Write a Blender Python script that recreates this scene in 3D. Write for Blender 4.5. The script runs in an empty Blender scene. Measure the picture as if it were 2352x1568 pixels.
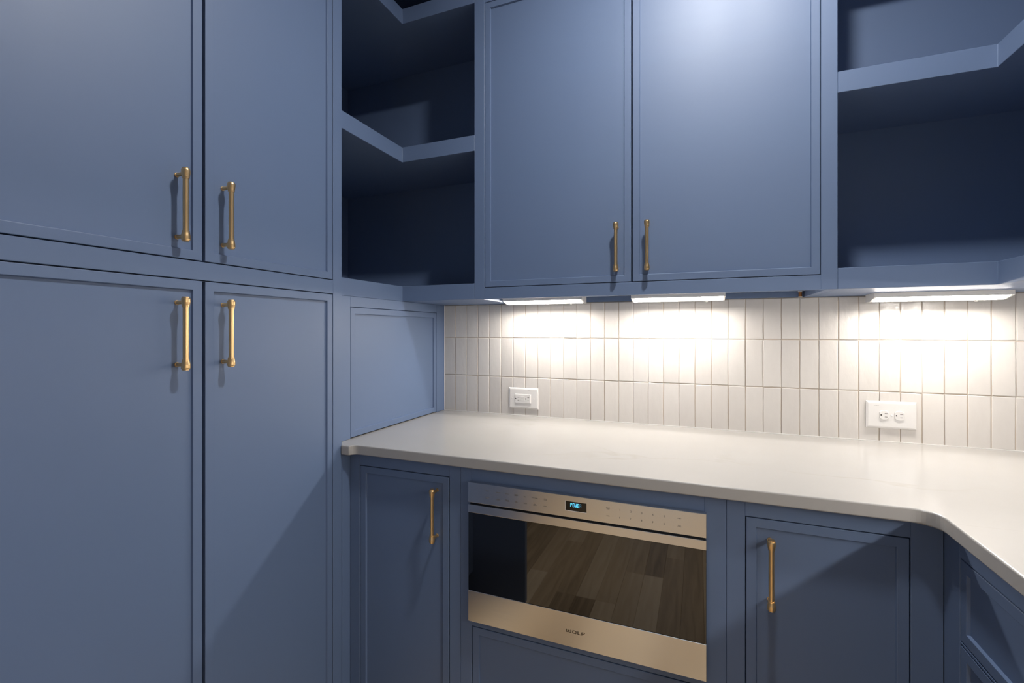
import bpy, bmesh, math, random
from mathutils import Vector, Matrix

random.seed(7)
SC = bpy.context.scene
COL = SC.collection

# ------------------------------------------------------------------ camera
F_PX, YAW, HORIZON = 1068.8, math.radians(21.832), 759.7
cam_d = bpy.data.cameras.new('camera')
cam_d.sensor_width = 36.0
cam_d.lens = F_PX / 2352.0 * 36.0
cam_d.shift_y = -(784.0 - HORIZON) / 2352.0
cam_d.clip_start = 0.02
cam = bpy.data.objects.new('camera', cam_d)
UNIT = 0.8               # lengths below are drafted in 0.8 m units; converted to metres at the end
FZ = -0.2285             # floor level on the drafting scale (worktop at 0.914)
cam.location = (1.3012 * UNIT, -2.2456 * UNIT, (1.3493 - FZ) * UNIT)
cam.rotation_euler = (math.pi / 2, 0, YAW)
COL.objects.link(cam)
SC.camera = cam

# ------------------------------------------------------------------ world, exposure, light levels
world = bpy.data.worlds.new('world'); SC.world = world
world.use_nodes = True
bgn = world.node_tree.nodes['Background']
bgn.inputs[0].default_value = (0.55, 0.75, 1.0, 1)
bgn.inputs[1].default_value = 0.9
SC.view_settings.view_transform = 'Standard'
SC.view_settings.look = 'None'
SC.view_settings.exposure = 0.1
SC.view_settings.gamma = 1.0
SC.view_settings.use_curve_mapping = False

STRIP = 78.0              # radiance of the under-cabinet lenses
STRIP_COL = (1.0, 0.945, 0.88)
CAN = 820.0              # radiance of the recessed ceiling lenses
FLOOR_FILL_W = 105.0           # watts of the added, unseen spot that brightens the floor
CAN_COL = (1.0, 0.985, 0.965)

# ------------------------------------------------------------------ helpers
WPOS = {}
def wpos(o): return WPOS.get(o.name, Vector((0, 0, 0)))

def link(o, parent=None, world=None):
    COL.objects.link(o)
    w = Vector(world) if world is not None else (wpos(parent) if parent else Vector((0, 0, 0)))
    if parent:
        o.parent = parent
        o.location = w - wpos(parent)
    else:
        o.location = w
    WPOS[o.name] = w
    return o

def thing(name, loc, label, cat, group=None):
    o = bpy.data.objects.new(name, None)
    o.empty_display_size = 0.05
    link(o, None, loc)
    o['label'] = label; o['category'] = cat
    if group: o['group'] = group
    return o

def tag(o, label, cat, group=None):
    o['label'] = label; o['category'] = cat
    if group: o['group'] = group
    return o

def struct(o):
    o['kind'] = 'structure'; return o

def build(name, bm, mat, parent=None, at=None, bevel=0.0, seg=1, smooth=False, recalc=True):
    """bm holds world coordinates; the object's origin goes to the parent's base (or at)"""
    w = Vector(at) if at is not None else (wpos(parent) if parent else Vector((0, 0, 0)))
    if recalc: bmesh.ops.recalc_face_normals(bm, faces=bm.faces[:])
    bm.transform(Matrix.Translation(-w))
    me = bpy.data.meshes.new(name); bm.to_mesh(me); bm.free()
    if mat: me.materials.append(mat)
    if smooth:
        for p in me.polygons: p.use_smooth = True
    o = bpy.data.objects.new(name, me)
    link(o, parent, w)
    if bevel:
        b = o.modifiers.new('bevel', 'BEVEL'); b.width = bevel; b.segments = seg
        b.limit_method = 'ANGLE'; b.angle_limit = math.radians(40)
    return o

def NB(): return bmesh.new()

def box(bm, x0, x1, y0, y1, z0, z1):
    vs = [bm.verts.new((x, y, z)) for x in (x0, x1) for y in (y0, y1) for z in (z0, z1)]
    for f in ((0, 1, 3, 2), (4, 6, 7, 5), (0, 4, 5, 1), (2, 3, 7, 6), (0, 2, 6, 4), (1, 5, 7, 3)):
        bm.faces.new([vs[i] for i in f])

def prism(bm, pts, z0, z1):
    lo = [bm.verts.new((x, y, z0)) for x, y in pts]
    hi = [bm.verts.new((x, y, z1)) for x, y in pts]
    bm.faces.new(lo[::-1]); bm.faces.new(hi)
    n = len(pts)
    for i in range(n):
        bm.faces.new((lo[i], lo[(i + 1) % n], hi[(i + 1) % n], hi[i]))

def rings(bm, loops, cap0=True, cap1=True):
    vs = [[bm.verts.new(p) for p in lp] for lp in loops]
    n = len(vs[0])
    for a, b in zip(vs, vs[1:]):
        for i in range(n):
            bm.faces.new((a[i], a[(i + 1) % n], b[(i + 1) % n], b[i]))
    if cap0: bm.faces.new(vs[0][::-1])
    if cap1: bm.faces.new(vs[-1])

def lathe(bm, prof, axis='z', org=(0, 0, 0), n=16):
    ox, oy, oz = org
    lp = []
    for t, r in prof:
        c = []
        for k in range(n):
            a = 2 * math.pi * k / n; p, q = r * math.cos(a), r * math.sin(a)
            c.append({'z': (ox + p, oy + q, oz + t), 'y': (ox + p, oy + t, oz + q), 'x': (ox + t, oy + p, oz + q)}[axis])
        lp.append(c)
    rings(bm, lp)

# facing maps: (a along the front, depth d out of the front, z) -> world
def fmap(face, plane):
    if face == 'S': return lambda a, d, z: (a, plane - d, z)      # looks toward -y
    if face == 'E': return lambda a, d, z: (plane + d, a, z)      # looks toward +x
    if face == 'W': return lambda a, d, z: (plane - d, a, z)      # looks toward -x

def fbox(bm, m, a0, a1, d0, d1, z0, z1):
    p, q = m(a0, d0, z0), m(a1, d1, z1)
    box(bm, min(p[0], q[0]), max(p[0], q[0]), min(p[1], q[1]), max(p[1], q[1]), min(p[2], q[2]), max(p[2], q[2]))

# ------------------------------------------------------------------ materials
def mat(name, col, rough=0.5, metal=0.0, spec=0.5, coat=0.0, emit=None, estr=0.0):
    m = bpy.data.materials.new(name); m.use_nodes = True
    b = m.node_tree.nodes['Principled BSDF']
    b.inputs['Base Color'].default_value = (*col, 1)
    b.inputs['Roughness'].default_value = rough
    b.inputs['Metallic'].default_value = metal
    b.inputs['Specular IOR Level'].default_value = spec
    if coat:
        b.inputs['Coat Weight'].default_value = coat; b.inputs['Coat Roughness'].default_value = 0.05
    if emit:
        b.inputs['Emission Color'].default_value = (*emit, 1); b.inputs['Emission Strength'].default_value = estr
    return m

def nodes(m): return m.node_tree.nodes, m.node_tree.links, m.node_tree.nodes['Principled BSDF']

def add_noise(m, scale=(1, 1, 1), nscale=5.0, detail=3.0, coords='Object'):
    n, l, b = nodes(m)
    tc = n.new('ShaderNodeTexCoord'); mp = n.new('ShaderNodeMapping'); nz = n.new('ShaderNodeTexNoise')
    mp.inputs['Scale'].default_value = scale
    nz.inputs['Scale'].default_value = nscale; nz.inputs['Detail'].default_value = detail
    l.new(tc.outputs[coords], mp.inputs[0]); l.new(mp.outputs[0], nz.inputs['Vector'])
    return nz

def ramp(m, src, stops):
    n, l, b = nodes(m)
    r = n.new('ShaderNodeValToRGB')
    e = r.color_ramp.elements
    while len(e) < len(stops): e.new(0.5)
    for el, (p, c) in zip(e, stops):
        el.position = p; el.color = (*c, 1) if len(c) == 3 else c
    l.new(src, r.inputs[0])
    return r

def bump(m, src, strength, dist):
    n, l, b = nodes(m)
    bp = n.new('ShaderNodeBump'); bp.inputs['Strength'].default_value = strength; bp.inputs['Distance'].default_value = dist
    l.new(src, bp.inputs['Height']); l.new(bp.outputs[0], b.inputs['Normal'])

def g(v): return (v, v, v)

# satin navy lacquer with faint brush-out and a few scuffs
PAINT = mat('navy_satin_paint', (0.122, 0.176, 0.296), 0.50, spec=0.6)
nz = add_noise(PAINT, (1, 1, 0.35), 3.0, 4)
n, l, b = nodes(PAINT)
r = ramp(PAINT, nz.outputs[0], [(0.3, g(0.46)), (0.7, g(0.54))]); l.new(r.outputs[0], b.inputs['Roughness'])
nz2 = add_noise(PAINT, (1, 1, 1), 260.0, 2)
bump(PAINT, nz2.outputs[0], 0.05, 0.0004)

TILE = mat('glazed_tile', (0.80, 0.765, 0.72), 0.13)
n, l, b = nodes(TILE)
oi = n.new('ShaderNodeObjectInfo')
nz = add_noise(TILE, (1, 1, 1), 14.0, 3, 'Generated')
nz.noise_dimensions = '4D'
l.new(oi.outputs['Random'], nz.inputs['W'])
mulw = n.new('ShaderNodeMath'); mulw.operation = 'MULTIPLY'; mulw.inputs[1].default_value = 60
l.new(oi.outputs['Random'], mulw.inputs[0]); l.new(mulw.outputs[0], nz.inputs['W'])
nz.inputs['Scale'].default_value = 3.2
mixv = n.new('ShaderNodeMath'); mixv.operation = 'MULTIPLY_ADD'; mixv.inputs[1].default_value = 0.55; mixv.inputs[2].default_value = 0.0
l.new(oi.outputs['Random'], mixv.inputs[0])
addv = n.new('ShaderNodeMath'); addv.operation = 'MULTIPLY_ADD'; addv.inputs[1].default_value = 0.45
l.new(nz.outputs[0], addv.inputs[0]); l.new(mixv.outputs[0], addv.inputs[2])
r = ramp(TILE, addv.outputs[0], [(0.15, (0.635, 0.60, 0.565)), (0.85, (0.70, 0.667, 0.63))]); l.new(r.outputs[0], b.inputs['Base Color'])
bump(TILE, nz.outputs[0], 0.30, 0.0035)

GROUT = mat('tile_grout', (0.50, 0.42, 0.34), 0.85)
CAULK = mat('white_caulk', (0.85, 0.83, 0.80), 0.5)
WALLW = mat('wall_paint', (0.62, 0.61, 0.59), 0.6)
nz = add_noise(WALLW, (1, 1, 1), 180, 2); bump(WALLW, nz.outputs[0], 0.06, 0.001)
CEILM = mat('ceiling_paint', (0.80, 0.80, 0.79), 0.7)
nz = add_noise(CEILM, (1, 1, 1), 120, 2); bump(CEILM, nz.outputs[0], 0.05, 0.001)

QUARTZ = mat('white_quartz', (0.80, 0.77, 0.72), 0.16)
n, l, b = nodes(QUARTZ)
nzw = add_noise(QUARTZ, (1, 1, 1), 2.2, 5)
nzb = add_noise(QUARTZ, (0.55, 1.9, 1), 1.5, 4)
nzb.inputs['Distortion'].default_value = 0.9
sub = n.new('ShaderNodeMath'); sub.operation = 'SUBTRACT'; sub.inputs[1].default_value = 0.5
l.new(nzb.outputs[0], sub.inputs[0])
ab = n.new('ShaderNodeMath'); ab.operation = 'ABSOLUTE'; l.new(sub.outputs[0], ab.inputs[0])
vr = ramp(QUARTZ, ab.outputs[0], [(0.0, g(1.0)), (0.012, g(0.0))])
msk = n.new('ShaderNodeMath'); msk.operation = 'MULTIPLY'
mr = ramp(QUARTZ, nzw.outputs[0], [(0.50, g(0.0)), (0.68, g(0.5))])
l.new(vr.outputs[0], msk.inputs[0]); l.new(mr.outputs[0], msk.inputs[1])
cl = ramp(QUARTZ, nzw.outputs[0], [(0.35, (0.38, 0.362, 0.34)), (0.65, (0.405, 0.388, 0.367))])
mx = n.new('ShaderNodeMix'); mx.data_type = 'RGBA'
l.new(msk.outputs[0], mx.inputs[0]); l.new(cl.outputs[0], mx.inputs[6]); mx.inputs[7].default_value = (0.34, 0.315, 0.28, 1)
l.new(mx.outputs[2], b.inputs['Base Color'])

BRASS = mat('satin_brass', (0.92, 0.63, 0.31), 0.34, 1.0)

STEEL = mat('brushed_steel', (0.74, 0.72, 0.70), 0.24, 1.0)
n, l, b = nodes(STEEL)
nz = add_noise(STEEL, (2, 1, 1500), 2.0, 3)
r = ramp(STEEL, nz.outputs[0], [(0.3, g(0.20)), (0.7, g(0.27))]); l.new(r.outputs[0], b.inputs['Roughness'])
bump(STEEL, nz.outputs[0], 0.02, 0.0003)
STEELD = mat('dark_steel_recess', (0.03, 0.035, 0.04), 0.35, 0.6)
GLASSB = mat('black_oven_glass', (0.004, 0.004, 0.004), 0.02)
GLASSB.node_tree.nodes['Principled BSDF'].inputs['IOR'].default_value = 1.85
INK = mat('grey_print', (0.10, 0.09, 0.08), 0.6)
LOGO = mat('engraved_logo', (0.11, 0.075, 0.04), 0.55)
DISP = mat('display_window', (0.012, 0.010, 0.008), 0.08)
BLUE = mat('display_blue', (0.02, 0.1, 0.15), 0.5, emit=(0.12, 0.62, 1.0), estr=1.6)
BLUED = mat('display_blue_dim', (0.02, 0.06, 0.10), 0.5, emit=(0.10, 0.45, 0.70), estr=0.35)
PLAST = mat('white_plastic', (0.76, 0.74, 0.72), 0.28)
SLOT = mat('dark_slot', (0.02, 0.016, 0.014), 0.7)
SLOTG = mat('grey_slot', (0.12, 0.10, 0.09), 0.6)
PRINTG = mat('pale_print', (0.42, 0.40, 0.38), 0.6)
WHITEM = mat('white_enamel', (0.80, 0.78, 0.75), 0.35)
LENS = mat('lit_diffuser', (0.9, 0.9, 0.88), 0.4, emit=STRIP_COL, estr=STRIP)
COPPER = mat('copper_cable', (0.55, 0.24, 0.08), 0.35, 0.6)
CANLENS = mat('downlight_lens', (0.9, 0.9, 0.9), 0.4, emit=CAN_COL, estr=CAN)
FILL_LENS = mat('floor_fill_lens', (0.9, 0.9, 0.9), 0.4, emit=CAN_COL, estr=12.0)  # lens of the added floor spot
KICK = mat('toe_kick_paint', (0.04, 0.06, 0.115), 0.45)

WOOD = mat('oak_floor', (0.33, 0.23, 0.14), 0.32)
n, l, b = nodes(WOOD)
oi = n.new('ShaderNodeObjectInfo')
nz = add_noise(WOOD, (14, 0.9, 1), 3.0, 6); nz.inputs['Distortion'].default_value = 0.8
ad = n.new('ShaderNodeMath'); ad.operation = 'MULTIPLY_ADD'; ad.inputs[1].default_value = 0.5
hf = n.new('ShaderNodeMath'); hf.operation = 'MULTIPLY'; hf.inputs[1].default_value = 0.5
l.new(oi.outputs['Random'], hf.inputs[0]); l.new(nz.outputs[0], ad.inputs[0]); l.new(hf.outputs[0], ad.inputs[2])
r = ramp(WOOD, ad.outputs[0], [(0.2, (0.27, 0.175, 0.095)), (0.5, (0.60, 0.43, 0.25)), (0.8, (0.80, 0.62, 0.41))])
l.new(r.outputs[0], b.inputs['Base Color'])
bump(WOOD, nz.outputs[0], 0.08, 0.001)
SUBF = mat('subfloor', (0.06, 0.045, 0.03), 0.8)
GLASS = bpy.data.materials.new('clear_glass'); GLASS.use_nodes = True
n, l = GLASS.node_tree.nodes, GLASS.node_tree.links
n.remove(n['Principled BSDF'])
tr = n.new('ShaderNodeBsdfTransparent'); gl = n.new('ShaderNodeBsdfGlossy'); mxs = n.new('ShaderNodeMixShader')
gl.inputs['Roughness'].default_value = 0.02; mxs.inputs[0].default_value = 0.07
l.new(tr.outputs[0], mxs.inputs[1]); l.new(gl.outputs[0], mxs.inputs[2]); l.new(mxs.outputs[0], n['Material Output'].inputs[0])
DOORW = mat('white_door_paint', (0.78, 0.78, 0.77), 0.4)

# ------------------------------------------------------------------ key dimensions (metres)
XL, XR = -0.6656, 2.655          # side walls
YR = -4.3                        # wall behind the camera
ZC = 3.15                        # ceiling
XT = 0.035                       # tall cabinet fronts
YU = -0.394                      # upper fronts
YB = -0.793                      # base fronts
XB = 1.86                        # right base fronts
ZCT, ZCB = 0.914, 0.878          # worktop top, underside
ZS = 1.4895                      # underside of uppers and shelves
TIL = 0.0677                     # tile module

# ------------------------------------------------------------------ room shell
bm = NB(); box(bm, XL - 0.1, XR + 0.1, 0.012, 0.11, FZ, ZC)
wall_back = struct(build('wall_back', bm, WALLW))
bm = NB(); box(bm, XL - 0.1, XL - 0.012, YR, 0.0119, FZ, ZC); struct(build('wall_left', bm, WALLW))
bm = NB(); box(bm, XR + 0.012, XR + 0.1, YR, 0.0119, FZ, ZC); struct(build('wall_right', bm, WALLW))
DX0, DX1, DZ = 0.50, 1.34, 2.25                     # glazed door in the wall behind the camera
bm = NB()
box(bm, XL - 0.1, DX0 - 0.05, YR - 0.1, YR - 0.0005, FZ, ZC)
box(bm, DX1 + 0.05, XR + 0.1, YR - 0.1, YR - 0.0005, FZ, ZC)
box(bm, DX0 - 0.05, DX1 + 0.05, YR - 0.1, YR - 0.0005, DZ + 0.05, ZC)
struct(build('wall_rear', bm, WALLW))
bm = NB(); box(bm, XL - 0.1, XR + 0.1, YR - 0.1, 0.11, ZC, ZC + 0.1); struct(build('ceiling', bm, CEILM))
bm = NB(); box(bm, XL - 0.1, XR + 0.1, YR - 0.1, 0.11, FZ - 0.1, FZ - 0.012)
floor = struct(build('floor', bm, SUBF))
# floor planks
PW = 0.118
ncol = int((XR - XL + 0.2) / PW) + 1
plank_mesh = {}
def plank(w, ln):
    key = (round(w, 3), round(ln, 3))
    if key not in plank_mesh:
        b_ = NB(); rings(b_, [[(0, 0, -0.012), (w, 0, -0.012), (w, ln, -0.012), (0, ln, -0.012)],
                              [(0, 0, -0.0012), (w, 0, -0.0012), (w, ln, -0.0012), (0, ln, -0.0012)],
                              [(0.0012, 0.0012, 0), (w - 0.0012, 0.0012, 0), (w - 0.0012, ln - 0.0012, 0), (0.0012, ln - 0.0012, 0)]])
        bmesh.ops.recalc_face_normals(b_, faces=b_.faces[:])
        me = bpy.data.meshes.new('plank'); b_.to_mesh(me); b_.free(); me.materials.append(WOOD); plank_mesh[key] = me
    return plank_mesh[key]
for c in range(ncol):
    x = XL - 0.01 + c * PW
    if x > XB + 0.15: break
    y = YR + 0.001 - random.choice((0.0, 0.4, 0.8))
    while y < -0.70:
        ln = random.choice((1.2, 1.5, 1.8))
        y0, y1 = max(y, YR + 0.001), min(y + ln, -0.70 if x > -0.06 else -1.95)
        if y1 - y0 > 0.05:
            o = bpy.data.objects.new('plank', plank(PW - 0.0006, round(y1 - y0 - 0.0006, 2)))
            link(o, floor, (x, y0, FZ))
        y += ln
# door behind the camera
bm = NB()
box(bm, DX0 - 0.05, DX0, YR - 0.1, YR + 0.012, FZ, DZ + 0.05); box(bm, DX1, DX1 + 0.05, YR - 0.1, YR + 0.012, FZ, DZ + 0.05)
box(bm, DX0, DX1, YR - 0.1, YR + 0.012, DZ, DZ + 0.05)
door1 = struct(build('door_1', bm, DOORW, at=((DX0 + DX1) / 2, YR, FZ)))
bm = NB()
for a0, a1, z0, z1 in ((DX0, DX0 + 0.1, FZ + 0.005, DZ), (DX1 - 0.1, DX1, FZ + 0.005, DZ), (DX0 + 0.1, DX1 - 0.1, FZ + 0.005, 0.02), (DX0 + 0.1, DX1 - 0.1, DZ - 0.11, DZ)):
    box(bm, a0, a1, YR - 0.06, YR - 0.02, z0, z1)
leaf = build('door_leaf', bm, DOORW, door1, bevel=0.002)
bm = NB(); box(bm, DX0 + 0.1, DX1 - 0.1, YR - 0.043, YR - 0.037, 0.02, DZ - 0.11); build('pane', bm, GLASS, leaf)

# ------------------------------------------------------------------ tiled splashback (parts of wall_back)
bm = NB(); box(bm, 0.0, XR, 0.0025, 0.0119, ZCT, 1.4885)
build('grout_bed', bm, GROUT, wall_back)
def tile_mesh(seed):
    rd = random.Random(seed)
    w, h = TIL - 0.0026, 0.1998
    xs = [0, 0.0022, w * .5, w - 0.0022, w]; zs = [0, 0.0022, h * .3, h * .65, h - 0.0022, h]
    b_ = NB(); vs = {}
    tw = rd.uniform(-0.0006, 0.0006); tv = rd.uniform(-0.0006, 0.0006)
    cx = [rd.uniform(-0.0006, 0.0006) for _ in zs], [rd.uniform(-0.0006, 0.0006) for _ in zs]
    cz = [rd.uniform(-0.0008, 0.0008) for _ in xs], [rd.uniform(-0.0008, 0.0008) for _ in xs]
    nx, nz_ = len(xs) - 1, len(zs) - 1
    for i, x in enumerate(xs):
        for k, z in enumerate(zs):
            edge = i in (0, nx) or k in (0, nz_)
            jx = (cx[0][k] if i < 2 else cx[1][k]) if i != 2 else 0
            jz = (cz[0][i] if k < 2 else cz[1][i]) if k in (0, 1, nz_ - 1, nz_) else 0
            d = -0.0012 if edge else rd.uniform(-0.00012, 0.00012)
            y = -(d + tw * (x / w - .5) * 2 + tv * (z / h - .5) * 2)
            vs[i, k] = b_.verts.new((x - w / 2 + jx, y, z - h / 2 + jz))
    for i in range(nx):
        for k in range(nz_):
            b_.faces.new((vs[i, k], vs[i + 1, k], vs[i + 1, k + 1], vs[i, k + 1]))
    rim = [vs[i, 0] for i in range(nx + 1)] + [vs[nx, k] for k in range(1, nz_ + 1)] + \
          [vs[i, nz_] for i in range(nx - 1, -1, -1)] + [vs[0, k] for k in range(nz_ - 1, 0, -1)]
    bk = [b_.verts.new((v.co.x, 0.0085, v.co.z)) for v in rim]
    for i in range(len(rim)):
        j = (i + 1) % len(rim); b_.faces.new((rim[j], rim[i], bk[i], bk[j]))
    me = bpy.data.meshes.new('tile'); b_.to_mesh(me); b_.free()
    me.materials.append(TILE); return me
TM = [tile_mesh(100 + i) for i in range(10)]
ROWS = [(0.9155, 1.1085), (1.1115, 1.3115), (1.3145, 1.487)]
for r_, (z0, z1) in enumerate(ROWS):
    c = 0
    while True:
        xc = (c + 0.5) * TIL + 0.0007
        if xc + TIL / 2 > XR: break
        o = bpy.data.objects.new('tile', random.choice(TM))
        link(o, wall_back, (xc + random.uniform(-.0005, .0005), random.uniform(-.0006, .0008), (z0 + z1) / 2 + random.uniform(-.0005, .0005)))
        o.scale = (1, 1, (z1 - z0 - 0.0005) / 0.1995)
        o.rotation_euler = (random.uniform(-.0055, .0055), random.uniform(-.003, .003), random.uniform(-.015, .015))
        c += 1
bm = NB(); box(bm, 0.0, 0.0035, -0.0035, 0.0, ZCT + 0.001, ZS); build('caulk_bead', bm, CAULK, wall_back, bevel=0.001)
bm = NB(); box(bm, 0.0035, XR, -0.0022, 0.0, ZCT, ZCT + 0.003); build('caulk_bead', bm, CAULK, wall_back)

# ------------------------------------------------------------------ handle mesh (vertical, stands off toward -y; origin on the panel at mid height)
def lathe_crisp(bm, prof, org, n=24):
    ox, oy, oz = org
    for i, ((t0, r0), (t1, r1)) in enumerate(zip(prof, prof[1:])):
        lp = [[(ox + r * math.cos(2 * math.pi * k / n), oy + r * math.sin(2 * math.pi * k / n), oz + t) for k in range(n)] for t, r in ((t0, r0), (t1, r1))]
        rings(bm, lp, i == 0, i == len(prof) - 2)
def handle_mesh():
    b_ = NB(); L2 = 0.0955; so = -0.036
    prof = [(-L2, 0.0078), (-L2 + .0025, 0.0078), (-L2 + .0026, 0.0095), (-L2 + .006, 0.0104), (-L2 + .014, 0.0104), (-L2 + .0225, 0.0088),
            (-L2 + .025, 0.0088), (-L2 + .0252, 0.0082), (-L2 + .0275, 0.0082), (-L2 + .0277, 0.0068)]
    lathe_crisp(b_, prof + [(-t, r) for t, r in prof[::-1]], (0, so, 0))
    for s in (-1, 1):
        lathe(b_, [(so + 0.004, 0.0052), (-0.003, 0.0052), (-0.0028, 0.0062), (0.0, 0.0062)], 'y', (0, 0, s * (L2 - 0.014)), 14)
    bmesh.ops.recalc_face_normals(b_, faces=b_.faces[:])
    me = bpy.data.meshes.new('handle'); b_.to_mesh(me); b_.free(); me.materials.append(BRASS)
    for p in me.polygons: p.use_smooth = True
    return me
HM = handle_mesh()
try:
    HM.set_sharp_from_angle(angle=math.radians(38))
except Exception:
    pass
RECESS = 0.007
def handle(parent, face, plane, a, z, horizontal=False):
    m = fmap(face, plane)
    o = bpy.data.objects.new('handle', HM)
    link(o, parent, m(a, -RECESS, z))
    rz = {'S': 0, 'E': math.pi / 2, 'W': -math.pi / 2}[face]
    o.rotation_euler = (0, math.pi / 2 if horizontal else 0, rz)
    o['label'] = 'satin brass bar pull with barrel ends'
    return o

# ------------------------------------------------------------------ cabinet fronts
def front(name, parent, face, plane, a0, a1, z0, z1, fw=0.0255, th=0.02, rec=RECESS):
    m = fmap(face, plane); lo, hi = min(a0, a1), max(a0, a1)
    def lp(i, d):
        return [m(lo + i, d, z0 + i), m(hi - i, d, z0 + i), m(hi - i, d, z1 - i), m(lo + i, d, z1 - i)]
    c = 0.0013
    bm = NB()
    rings(bm, [lp(0, -th), lp(0, -c), lp(c * .35, -c * .35), lp(c, 0), lp(fw - c, 0), lp(fw - c * .3, -c * .3), lp(fw, -c), lp(fw + 0.0016, -rec)])
    return build(name, bm, PAINT, parent)

def frame(parent, face, plane, pieces, th=0.021):
    m = fmap(face, plane); bm = NB()
    for a0, a1, z0, z1 in pieces: fbox(bm, m, a0, a1, -th, 0, z0, z1)
    return build('face_frame', bm, PAINT, parent, bevel=0.0009)

# ---- tall cabinets on the left
def tall(name, y_hi, y_lo, doors, label, handles, XT=XT):
    t = thing(name, (XT, (y_hi + y_lo) / 2, FZ), label, 'cabinet')
    bm = NB(); box(bm, XL, XT - 0.024, y_lo + 0.0005, y_hi - 0.0005, FZ + 0.125, ZC - 0.002); build('body', bm, PAINT, t)
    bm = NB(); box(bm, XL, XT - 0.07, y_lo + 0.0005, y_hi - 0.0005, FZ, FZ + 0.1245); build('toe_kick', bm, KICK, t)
    o_hi, o_lo = doors[0][0] + 0.0028, doors[-1][1] - 0.0028
    frame(t, 'E', XT, [(o_hi, y_hi, FZ + 0.125, ZC - 0.002), (y_lo, o_lo, FZ + 0.125, ZC - 0.002),
                       (o_lo, o_hi, 1.4885, 1.5385), (o_lo, o_hi, FZ + 0.125, FZ + 0.145), (o_lo, o_hi, 2.789, ZC - 0.002)])
    for k, (a, b_) in enumerate(doors):
        up = front('door', t, 'E', XT, a, b_, 1.5415, 2.786)
        lw = front('door', t, 'E', XT, a, b_, FZ + 0.148, 1.4855)
        if handles:
            handle(up, 'E', XT, handles[k], 1.6775); handle(lw, 'E', XT, handles[k], 1.3425)
    return t
tall('tall_cabinet', -0.8357, -1.908, [(-0.884, -1.3662), (-1.3745, -1.857)],
     'tall navy cabinet with four flat-panel doors and brass pulls beside the worktop', [-1.311, -1.438])
tallc = bpy.data.objects['tall_cabinet']
bm = NB(); box(bm, XL, 0.369, -1.945, -1.9115, FZ, ZC - 0.002); build('end_panel', bm, PAINT, tallc, bevel=0.001)

# ---- L-shaped open shelves above, left corner
def shelf_unit(name, pts, label, backs, base, zs=(ZS, 2.1465, 2.802)):
    t = thing(name, base, label, 'shelf', 'open corner shelves')
    for z in zs:
        bm = NB(); prism(bm, pts, z, z + 0.0705); build('shelf', bm, PAINT, t, bevel=0.0012)
    bm = NB(); prism(bm, pts, ZC - 0.03, ZC - 0.003); build('top_panel', bm, PAINT, t)
    for x0, x1, y0, y1 in backs:
        bm = NB(); box(bm, x0, x1, y0, y1, ZS, ZC - 0.002); build('back_panel', bm, PAINT, t)
    return t
shelf_unit('corner_shelf', [(XL, -0.835), (0, -0.835), (0, YU), (0.3795, YU), (0.3795, -0.0005), (XL, -0.0005)],
           'open navy corner shelf between the tall cabinet and the upper cabinet',
           [(XL, 0.3795, 0.0, 0.0115), (XL - 0.0115, XL - 0.0005, -0.835, 0.0115)], (-0.1, -0.2, ZS))
shelf_unit('corner_shelf', [(1.7345, YU), (2.1413, YU), (2.1413, -2.4), (XR, -2.4), (XR, -0.0005), (1.7345, -0.0005)],
           'open navy corner shelf above the duplex outlet, with a light fixed under it',
           [(1.7345, XR, 0.0, 0.0115), (XR + 0.0005, XR + 0.0115, -2.4, 0.0115)], (2.2, -0.2, ZS))

# ---- appliance garage standing on the worktop
t = thing('appliance_garage', (0, -0.42, ZCT), 'navy appliance garage with one framed door standing on the worktop', 'cabinet')
frame(t, 'E', 0.0, [(-0.8345, -0.7475, ZCT + 0.0005, ZS - 0.0005), (-0.0822, 0.0, ZCT + 0.0005, ZS - 0.0005), (-0.7475, -0.0822, 1.4465, ZS - 0.0005)])
front('door', t, 'E', 0.0, -0.7455, -0.0842, 0.9185, 1.4445)
bm = NB(); box(bm, XL, -0.024, -0.8345, -0.0005, ZCT + 0.0005, ZS - 0.0005); build('body', bm, PAINT, t)

# ---- upper cabinet
t = thing('upper_cabinet', (1.057, YU / 2, ZS), 'navy two-door upper cabinet with brass pulls above the tiled splashback', 'cabinet')
frame(t, 'S', YU, [(0.380, 0.4285, ZS, ZC - 0.002), (1.6865, 1.734, ZS, ZC - 0.002), (0.4285, 1.6865, ZS, 1.5387), (0.4285, 1.6865, 2.7895, ZC - 0.002)])
bm = NB(); box(bm, 0.380, 1.734, YU + 0.0235, -0.0005, 1.513, ZC - 0.002); build('body', bm, PAINT, t)
bm = NB(); box(bm, 0.380, 0.410, YU + 0.0215, -0.0005, ZS, 1.5125); build('skirt', bm, PAINT, t)
bm = NB(); box(bm, 1.704, 1.734, YU + 0.0215, -0.0005, ZS, 1.5125); build('skirt', bm, PAINT, t)
bm = NB(); box(bm, 0.4105, 1.7035, -0.02, -0.0005, ZS, 1.5125); build('back_rail', bm, PAINT, t)
d1 = front('door', t, 'S', YU, 0.4312, 1.0575, 1.5415, 2.7865)
d2 = front('door', t, 'S', YU, 1.0645, 1.6838, 1.5415, 2.7865)
handle(d1, 'S', YU, 1.0036, 1.675); handle(d2, 'S', YU, 1.1202, 1.674)
bm = NB(); lathe(bm, [(1.4905, 0.0062), (1.5085, 0.0062)], 'z', (1.690, -0.030, 0), 12)
clip = tag(build('cable_stub', bm, COPPER, at=(1.690, -0.030, 1.4905)), 'short copper cable stub hanging under the upper cabinet', 'cable')
bm = NB(); lathe(bm, [(1.4875, 0.008), (1.4903, 0.008)], 'z', (1.690, -0.030, 0), 12); build('end_cap', bm, WHITEM, clip)
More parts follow.
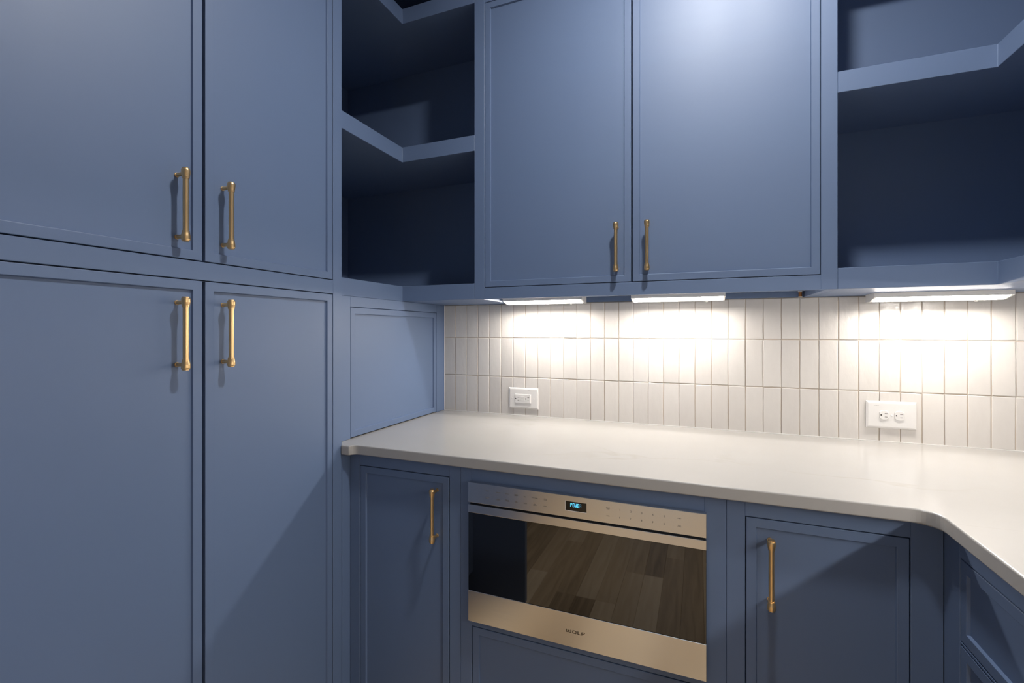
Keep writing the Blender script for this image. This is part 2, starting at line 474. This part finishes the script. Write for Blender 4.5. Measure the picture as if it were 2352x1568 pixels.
bm = NB(); lathe(bm, [(1.5087, 0.009), (1.5128, 0.009)], 'z', (1.690, -0.030, 0), 12); build('collar', bm, WHITEM, clip)

# ---- under-cabinet lights
def strip_light(x0, x1, y0, y1, zt, zb, label):
    t = thing('under_cabinet_light', ((x0 + x1) / 2, (y0 + y1) / 2, zb), label, 'light', 'under-cabinet strip lights')
    along_x = x1 - x0 > y1 - y0
    e0, e1 = (x0, x1) if along_x else (y0, y1)
    f0 = y0 if along_x else x0                           # front edge of the fixture
    w = (y1 - y0) if along_x else (x1 - x0)
    def sec(e, pts): return [(e, f0 + p, z) if along_x else (f0 + p, e, z) for p, z in pts]
    body = [(0.0, zt), (0.0, zb + 0.0135), (0.003, zb + 0.0128), (0.051, zb + 0.0005), (0.054, zb), (w, zb), (w, zt)]
    bm = NB(); rings(bm, [sec(e0 + 0.006, body), sec(e1 - 0.006, body)]); build('housing', bm, WHITEM, t)
    lens = [(0.0035, zb + 0.0122), (0.0505, zb), (0.0508, zb + 0.0003), (0.0038, zb + 0.0125)]
    bm = NB(); rings(bm, [sec(e0 + 0.0075, lens), sec(e1 - 0.0075, lens)]); build('lens', bm, LENS, t)
    for p, q in ((e0, e0 + 0.0058), (e1 - 0.0058, e1)):
        bm = NB(); rings(bm, [sec(p, body), sec(q, body)]); build('end_cap', bm, WHITEM, t)
    if along_x:
        bm = NB(); lathe(bm, [(zb - 0.005, 0.004), (zb - 0.0015, 0.006), (zb - 0.0001, 0.006)], 'z', (x1 - 0.07, y1 - 0.025, 0), 10); build('switch', bm, WHITEM, t)
strip_light(0.4125, 0.8065, -0.152, -0.055, 1.5125, 1.4800, 'white strip light under the upper cabinet, above the rectangular outlet')
strip_light(1.0255, 1.404, -0.152, -0.055, 1.5125, 1.4785, 'white strip light under the upper cabinet, nearer the copper cable stub')
strip_light(1.9055, 2.297, -0.150, -0.050, ZS, 1.4595, 'white strip light under the open corner shelf above the duplex outlet')
strip_light(XR - 0.22, XR - 0.12, -1.55, -0.85, ZS, 1.4595, 'white strip light along the side wall under the corner shelf, nearer the tiles')
strip_light(XR - 0.22, XR - 0.12, -2.35, -1.65, ZS, 1.4595, 'white strip light along the side wall under the corner shelf, farther from the tiles')

# ------------------------------------------------------------------ base cabinets
def base_body(t, x0, x1, y0, y1):
    bm = NB(); box(bm, x0, x1, y0, y1, FZ + 0.125, ZCB - 0.0005); build('body', bm, PAINT, t)
def kick(t, x0, x1, y0, y1):
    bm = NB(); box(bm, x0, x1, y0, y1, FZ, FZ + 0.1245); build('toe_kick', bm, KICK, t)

t = thing('base_cabinet', (0.28, YB / 2, FZ), 'narrow navy base cabinet with one door, between tall cabinet and microwave', 'cabinet', 'base cabinets under the worktop')
frame(t, 'S', YB, [(0.0375, 0.0845, FZ + 0.125, ZCB - .0005), (0.4803, 0.5247, FZ + 0.125, ZCB - .0005), (0.0845, 0.4803, 0.8313, ZCB - .0005), (0.0845, 0.4803, FZ + 0.125, FZ + 0.145)])
d = front('door', t, 'S', YB, 0.0872, 0.4776, FZ + 0.148, 0.8285); handle(d, 'S', YB, 0.4255, 0.6935)
base_body(t, 0.0005, 0.5247, YB + 0.0235, -0.0005); kick(t, 0.0005, 0.5247, YB + 0.07, -0.0005)
bm = NB(); box(bm, 0.004, 0.0370, -0.8350, YB + 0.022, FZ + 0.125, ZCB - 0.0005); build('filler', bm, PAINT, t, bevel=0.0009)

t = thing('base_cabinet', (0.95, YB / 2, FZ), 'wide navy base cabinet holding the steel drawer microwave above a drawer', 'cabinet', 'base cabinets under the worktop')
frame(t, 'S', YB, [(0.5253, 0.5680, FZ + 0.125, ZCB - .0005), (1.3175, 1.3747, FZ + 0.125, ZCB - .0005), (0.5680, 1.3175, 0.8150, ZCB - .0005),
                   (0.5680, 1.3175, 0.3235, 0.372), (0.5680, 1.3175, FZ + 0.125, FZ + 0.145)])
dr = front('drawer_front', t, 'S', YB, 0.5705, 1.3150, FZ + 0.148, 0.3208)
base_body(t, 0.5253, 1.3747, YB + 0.0245, -0.0005); kick(t, 0.5253, 1.3747, YB + 0.07, -0.0005)

t = thing('base_cabinet', (1.6, YB / 2, FZ), 'navy base cabinet with one door and a brass pull, in the worktop corner', 'cabinet', 'base cabinets under the worktop')
frame(t, 'S', YB, [(1.3753, 1.4225, FZ + 0.125, ZCB - .0005), (1.7948, 1.8595, FZ + 0.125, ZCB - .0005), (1.4225, 1.7948, 0.8313, ZCB - .0005), (1.4225, 1.7948, FZ + 0.125, FZ + 0.145)])
d = front('door', t, 'S', YB, 1.4252, 1.7920, FZ + 0.148, 0.8285); handle(d, 'S', YB, 1.4840, 0.6905)
base_body(t, 1.3753, XR, YB + 0.0235, -0.0005); kick(t, 1.3753, XR, YB + 0.07, -0.0005)

t = thing('base_cabinet', (2.25, -1.4, FZ), 'navy base cabinet with a stack of drawers facing the tall cabinet', 'cabinet', 'base cabinets under the worktop')
frame(t, 'W', XB, [(-0.8675, YB - 0.0005, FZ + 0.125, ZCB - .0005), (-2.0, -1.4665, FZ + 0.125, ZCB - .0005), (-1.4665, -0.8675, 0.8285, ZCB - .0005),
                   (-1.4665, -0.8675, 0.6315, 0.6375), (-1.4665, -0.8675, 0.2915, 0.2975), (-1.4665, -0.8675, FZ + 0.125, FZ + 0.145)])
for z0, z1 in ((0.6400, 0.8258), (0.3000, 0.6290), (FZ + 0.148, 0.2890)):
    d = front('drawer_front', t, 'W', XB, -1.464, -0.870, z0, z1)
base_body(t, XB + 0.0235, XR, -2.0, YB + 0.0230); kick(t, XB + 0.07, XR, -2.0, YB + 0.023)

# ------------------------------------------------------------------ worktop
pts = [(XL, -0.0005), (XR, -0.0005), (XR, -2.02), (1.835, -2.02)]
R_ = 0.05
for k in range(9):
    a = math.radians(0 + 90 * k / 8); pts.append((1.835 - R_ + R_ * math.cos(a), -0.8195 - R_ + R_ * math.sin(a)))
r2 = 0.026
for k in range(7):
    a = math.radians(90 + 75 * k / 6); pts.append((0.1015 + r2 * math.cos(a), -0.8195 - r2 + r2 * math.sin(a)))
pts += [(0.0755, -0.8425), (0.0360, -0.8425), (0.0360, -0.8350), (XL, -0.8350)]
bm = NB(); prism(bm, pts, ZCB, ZCT)
top = build('worktop', bm, QUARTZ, at=(1.0, -0.4, ZCB), bevel=0.0045, seg=3)
tag(top, 'off-white quartz worktop with faint veins and rounded inner corners', 'worktop')

# ------------------------------------------------------------------ drawer microwave
OX0, OX1, YO = 0.5650, 1.3228, -0.8155
t = thing('drawer_microwave', ((OX0 + OX1) / 2, YO / 2, 0.354), 'stainless steel drawer microwave with black glass built in under the worktop', 'microwave')
bm = NB(); box(bm, OX0 + 0.02, OX1 - 0.02, YB - 0.0008, YB - 0.0002, 0.375, 0.7608); build('body', bm, STEELD, t)
bm = NB(); box(bm, OX0 + 0.002, OX1 - 0.002, YO + 0.014, YB - 0.001, 0.356, 0.7608); build('liner', bm, STEELD, t)
bm = NB(); box(bm, OX0, OX1, YO, YB - 0.0012, 0.7612, 0.8293); pan = build('control_panel', bm, STEEL, t, bevel=0.0012, seg=2)
bm = NB()
box(bm, OX0, OX1, YO, YO + 0.0138, 0.7265, 0.7538)
drw = build('drawer_trim', bm, STEEL, t, bevel=0.0012, seg=2)
bm = NB(); box(bm, OX0, OX1, YO, YO + 0.0138, 0.3535, 0.4588); low = build('lower_trim', bm, STEEL, t, bevel=0.0012, seg=2)
bm = NB(); box(bm, OX0 + 0.0006, OX1 - 0.0006, YO + 0.0016, YO + 0.0138, 0.4592, 0.7261); build('glass_panel', bm, GLASSB, t, bevel=0.0008)
# display
bm = NB(); box(bm, 0.9108, 0.9782, YO - 0.0005, YO - 0.00005, 0.7835, 0.8118); ds = build('display', bm, DISP, pan)
bm = NB()
for q in ((0.9094, 0.9107, 0.7822, 0.8130), (0.9108, 0.9782, 0.7822, 0.7834)):
    box(bm, q[0], q[1], YO - 0.0009, YO - 0.00005, q[2], q[3])
build('display_bezel', bm, WHITEM, pan)
SEG = {'P': 'abefg', 'O': 'abcdef', 'W': 'bcef', 'E': 'adefg', 'R': 'abcefg'}
def seg_text(word, x0, z0, w, h, pitch, mats):
    s = 0.0011
    for i, ch in enumerate(word):
        x = x0 + i * pitch
        q = {'a': (x, x + w, z0 + h - s, z0 + h), 'd': (x, x + w, z0, z0 + s), 'g': (x, x + w, z0 + h / 2 - s / 2, z0 + h / 2 + s / 2),
             'f': (x, x + s, z0 + h / 2, z0 + h), 'e': (x, x + s, z0, z0 + h / 2), 'b': (x + w - s, x + w, z0 + h / 2, z0 + h), 'c': (x + w - s, x + w, z0, z0 + h / 2)}
        bm = NB()
        for sg in SEG[ch]:
            x0_, x1_, a, b_ = q[sg]; box(bm, x0_, x1_, YO - 0.0009, YO - 0.0006, a, b_)
        if ch == 'W': box(bm, x + w * .5, x + w * .5 + s, YO - 0.0009, YO - 0.0006, z0, z0 + h * .5); box(bm, x + s, x + w, YO - 0.0009, YO - 0.0006, z0, z0 + s)
        build('display_letter', bm, mats[i], pan)
seg_text('POWER', 0.9268, 0.7958, 0.0054, 0.0118, 0.0073, [BLUE, BLUE, BLUE, BLUE, BLUED])

def text_mesh(s, size, xs=1.0, off=0.0, ext=0.0002):
    cu = bpy.data.curves.new('t', 'FONT'); cu.body = s; cu.size = size; cu.align_x = 'CENTER'; cu.align_y = 'CENTER'
    cu.extrude = ext; cu.offset = off; cu.resolution_u = 3; cu.space_line = 0.85
    o = bpy.data.objects.new('t', cu); COL.objects.link(o)
    dg = bpy.context.evaluated_depsgraph_get()
    me = bpy.data.meshes.new_from_object(o.evaluated_get(dg))
    bpy.data.objects.remove(o); bpy.data.curves.remove(cu)
    me.transform(Matrix.Rotation(math.pi / 2, 4, 'X') @ Matrix.Diagonal((xs, 1, 1, 1)))
    return me
KEYS = [('REHEAT',0.6386,0.8077),('POPCORN',0.6788,0.8077),('BEVERAGE',0.7111,0.8075),('SENSOR|REHEAT',0.7430,0.8074),('MELT',0.7743,0.8065),
        ('VEGETABLES',0.8075,0.8067),('OPEN|CLOSE',0.8437,0.8066),('CONTROL|LOCK',0.6378,0.7847),('AUTO|DEFROST',0.6788,0.7844),
        ('SENSOR|COOKING',0.7111,0.7851),('KEEP|WARM',0.7437,0.7852),('CLOCK',0.7751,0.7845),('ADD|MINUTE',0.8075,0.7848),('CLEAR',0.8430,0.7848),
        ('POWER|LEVEL',1.0445,0.8064),('TIMER',1.0445,0.7837),('1',1.0806,0.8065),('2',1.1128,0.8063),('3',1.1445,0.8063),('4',1.1763,0.8064),
        ('5',1.2081,0.8066),('6',1.0802,0.7837),('7',1.1122,0.7846),('8',1.1439,0.7842),('9',1.1760,0.7845),('0',1.2079,0.7843),
        ('START',1.2501,0.8066),('STOP|CLEAR',1.2501,0.7845)]
bpy.context.view_layer.update()
for s, x, z in KEYS:
    digit = len(s) == 1
    me = text_mesh(s.replace('|', '\n'), 0.0082 if digit else 0.0037, 0.9 if digit else 0.95)
    me.name = 'key_print'; me.materials.clear(); me.materials.append(INK)
    o = bpy.data.objects.new('key_print', me); link(o, pan, (x, YO - 0.0002, z))
me = None
# engraved maker's mark, drawn as wide block letters
def logo_part(polys):
    bm = NB()
    for pl in polys:
        fr = [bm.verts.new((x, YO - 0.0004, z)) for x, z in pl]; bk = [bm.verts.new((x, YO - 0.00003, z)) for x, z in pl]
        bm.faces.new(fr); bm.faces.new(bk[::-1])
        for i in range(len(pl)): bm.faces.new((fr[i], bk[i], bk[(i + 1) % len(pl)], fr[(i + 1) % len(pl)]))
    return build('logo_letter', bm, LOGO, low)
LX, LZ, LH = 0.9128, 0.3983, 0.0098
def rc(x0, x1, z0, z1): return [(LX + x0, LZ + z0), (LX + x1, LZ + z0), (LX + x1, LZ + z1), (LX + x0, LZ + z1)]
sw, sh = 0.0030, 0.0019
logo_part([[(LX, LZ), (LX + sw, LZ), (LX + sw, LZ + LH - .001), (LX, LZ + LH)], rc(0.0168 - sw, 0.0168, 0, LH),
           [(LX + sw, LZ), (LX + .0084, LZ + .0009), (LX + .0084, LZ + .0027), (LX + sw, LZ + .0018)],
           [(LX + .0084, LZ + .0009), (LX + .0168 - sw, LZ), (LX + .0168 - sw, LZ + .0018), (LX + .0084, LZ + .0027)]])
logo_part([[(LX + .0060, LZ + .0052), (LX + .0084, LZ + .0036), (LX + .0112, LZ + .0050), (LX + .0114, LZ + .0068), (LX + .0098, LZ + .0086),
            (LX + .0091, LZ + .0105), (LX + .0086, LZ + .0080), (LX + .0080, LZ + .0066), (LX + .0066, LZ + .0080)]])
o0 = 0.0200; ow = 0.0134
def rr(x0, x1, z0, z1, r, n=4):
    p = []
    for cx, cz, a0 in ((x1 - r, z0 + r, -90), (x1 - r, z1 - r, 0), (x0 + r, z1 - r, 90), (x0 + r, z0 + r, 180)):
        for k in range(n + 1):
            a = math.radians(a0 + 90 * k / n); p.append((LX + cx + r * math.cos(a), LZ + cz + r * math.sin(a)))
    return p
bm = NB(); A = rr(o0, o0 + ow, 0, LH, .003); B = rr(o0 + sw, o0 + ow - sw, sh, LH - sh, .0014)
fa = [bm.verts.new((x, YO - .0004, z)) for x, z in A]; fb = [bm.verts.new((x, YO - .0004, z)) for x, z in B]
for i in range(len(fa)):
    j = (i + 1) % len(fa); bm.faces.new((fa[i], fa[j], fb[j], fb[i]))
build('logo_letter', bm, LOGO, low)
l0 = 0.0364
logo_part([rc(l0, l0 + sw, 0.0012, LH), [(LX + l0, LZ + .0012), (LX + l0 + .0012, LZ), (LX + l0 + .0105, LZ), (LX + l0 + .0105, LZ + sh), (LX + l0 + sw, LZ + sh), (LX + l0 + sw, LZ + .003), (LX + l0, LZ + .003)]])
f0 = 0.0488
logo_part([rc(f0, f0 + sw, 0, LH - .0012), rc(f0 + sw, f0 + .0118, LH - sh, LH), rc(f0 + sw, f0 + .0108, .0040, .0057), [(LX + f0, LZ + LH - .0012), (LX + f0 + sw, LZ + LH - .0012), (LX + f0 + sw, LZ + LH), (LX + f0 + .0012, LZ + LH)]])

# ------------------------------------------------------------------ outlets on the splashback
def plate(t, x0, x1, z0, z1, y0=-0.0015):
    def lp(i, y): return [(x0 + i, y, z0 + i), (x1 - i, y, z0 + i), (x1 - i, y, z1 - i), (x0 + i, y, z1 - i)]
    bm = NB(); rings(bm, [lp(0, y0), lp(0, y0 - 0.002), lp(0.0012, y0 - 0.0045), lp(0.006, y0 - 0.0068), lp(0.0085, y0 - 0.0072)])
    return build('cover_plate', bm, PLAST, t, smooth=False)
YP = -0.0088
def slotbox(t, x0, x1, z0, z1, m, y): 
    bm = NB(); box(bm, x0, x1, y - 0.0004, y - 0.00005, z0, z1); build('slot', bm, m, t)
def pin(t, x, z, y, r=0.0025):
    bm = NB(); lathe(bm, [(y - 0.0004, r), (y - 0.00005, r)], 'y', (x, 0, z), 12); build('ground_hole', bm, SLOT, t)
def screw(t, x, z, y):
    bm = NB(); lathe(bm, [(y - 0.0012, 0.0018), (y - 0.0007, 0.0029), (y - 0.00005, 0.003)], 'y', (x, 0, z), 12); s = build('screw', bm, PLAST, t)

t = thing('wall_outlet', (0.467, -0.0015, 0.950), 'white rectangular safety outlet with test buttons on the tiled splashback', 'outlet')
plate(t, 0.3870, 0.5475, 0.9505, 1.0570)
bm = NB(); gx0, gx1, gz0, gz1 = 0.4225, 0.5085, 0.9795, 1.0245
def lpg(i, y): return [(gx0 + i, y, gz0 + i), (gx1 - i, y, gz0 + i), (gx1 - i, y, gz1 - i), (gx0 + i, y, gz1 - i)]
rings(bm, [lpg(0, YP), lpg(0, YP - 0.0022), lpg(0.0015, YP - 0.0036)])
rec = build('receptacle', bm, PLAST, t)
YG = YP - 0.0036
bm = NB(); box(bm, 0.4550, 0.4755, YG - 0.0012, YG - 0.0001, 0.9915, 1.0015); build('test_button', bm, PLAST, rec, bevel=0.0005)
bm = NB(); box(bm, 0.4550, 0.4755, YG - 0.0012, YG - 0.0001, 1.0035, 1.0135); build('reset_button', bm, PLAST, rec, bevel=0.0005)
for x in (0.4275, 0.4815):
    pin(rec, x, 1.0015, YG, 0.0028)
    slotbox(rec, x + 0.0095, x + 0.0195, 1.0075, 1.0100, SLOTG, YG); slotbox(rec, x + 0.0100, x + 0.0190, 0.9920, 0.9943, SLOTG, YG)
screw(t, 0.4030, 1.0035, YP); screw(t, 0.5262, 1.0028, YP)
bm = NB(); box(bm, 0.4905, 0.5075, YP - 0.0002, YP + 0.0002, 1.0425, 1.0435); box(bm, 0.4970, 0.5000, YP - 0.0002, YP + 0.0002, 1.0436, 1.0452)
build('maker_print', bm, PRINTG, t)

t = thing('wall_outlet', (2.0, -0.0015, 0.967), 'white duplex outlet with two round receptacles on the tiled splashback', 'outlet')
plate(t, 1.9190, 2.0805, 0.9665, 1.0735)
for xc in (1.9770, 2.0255):
    zc = 1.0195
    def lpr(r, y):
        p = []
        for k in range(28):
            a = 2 * math.pi * k / 28
            p.append((xc + max(-0.0152, min(0.0152, r * math.cos(a))) * (1 if r > .0185 else .96), y, zc + r * math.sin(a)))
        return p
    bm = NB(); rings(bm, [lpr(0.0188, YP), lpr(0.0188, YP - 0.0018), lpr(0.0178, YP - 0.0028)])
    rec = build('receptacle', bm, PLAST, t)
    pin(rec, xc - 0.0098, zc, YP - 0.0028, 0.0028)
    slotbox(rec, xc + 0.0012, xc + 0.0110, zc + 0.0053, zc + 0.0073, SLOTG, YP - 0.0028)
    slotbox(rec, xc + 0.0022, xc + 0.0102, zc - 0.0077, zc - 0.0057, SLOTG, YP - 0.0028)
screw(t, 2.00125, 1.0188, YP)
bm = NB(); box(bm, 1.9445, 1.9615, YP - 0.0002, YP + 0.0002, 1.0553, 1.0563); box(bm, 1.9510, 1.9540, YP - 0.0002, YP + 0.0002, 1.0564, 1.0582)
build('maker_print', bm, PRINTG, t)

# ------------------------------------------------------------------ recessed ceiling light, and an added fill spot for the floor
def downlight(x, y, label, lens, watts=0.0):
    t = thing('recessed_downlight', (x, y, ZC), label, 'light')
    bm = NB()
    n_ = 28
    def ci(r, z): return [(x + r * math.cos(2 * math.pi * k / n_), y + r * math.sin(2 * math.pi * k / n_), z) for k in range(n_)]
    rings(bm, [ci(0.092, ZC - 0.0002), ci(0.092, ZC - 0.004), ci(0.070, ZC - 0.006), ci(0.066, ZC - 0.0005)], False, False)
    build('trim_ring', bm, WHITEM, t)
    bm = NB(); lathe(bm, [(ZC - 0.0035, 0.065), (ZC - 0.0005, 0.065)], 'z', (x, y, 0), n_); build('lens', bm, lens, t)
    if watts:
        ld = bpy.data.lights.new('floor_fill_spot', 'SPOT'); ld.energy = watts; ld.color = CAN_COL
        ld.spot_size = math.radians(66); ld.spot_blend = 0.6; ld.shadow_soft_size = 0.045
        lo = bpy.data.objects.new('floor_fill_spot', ld); link(lo, t, (x, y, ZC - 0.012))
downlight(1.42, -1.20, 'recessed round ceiling light above the aisle between worktop runs', CANLENS)
downlight(1.05, -2.95, 'added unseen narrow-beam spot brightening the floor behind the camera', FILL_LENS, FLOOR_FILL_W)  # unseen lamp added so the floor mirrors brighter in the microwave


# ------------------------------------------------------------------ drafting units -> metres, floor to z = 0
for me in {o.data for o in COL.objects if o.type == 'MESH'}:
    me.transform(Matrix.Scale(UNIT, 4))
for o in COL.objects:
    if o is cam: continue
    if o.parent is None: o.location = (o.location + Vector((0, 0, -FZ))) * UNIT
    else: o.location = o.location * UNIT
    for md in o.modifiers:
        if md.type == 'BEVEL': md.width *= UNIT
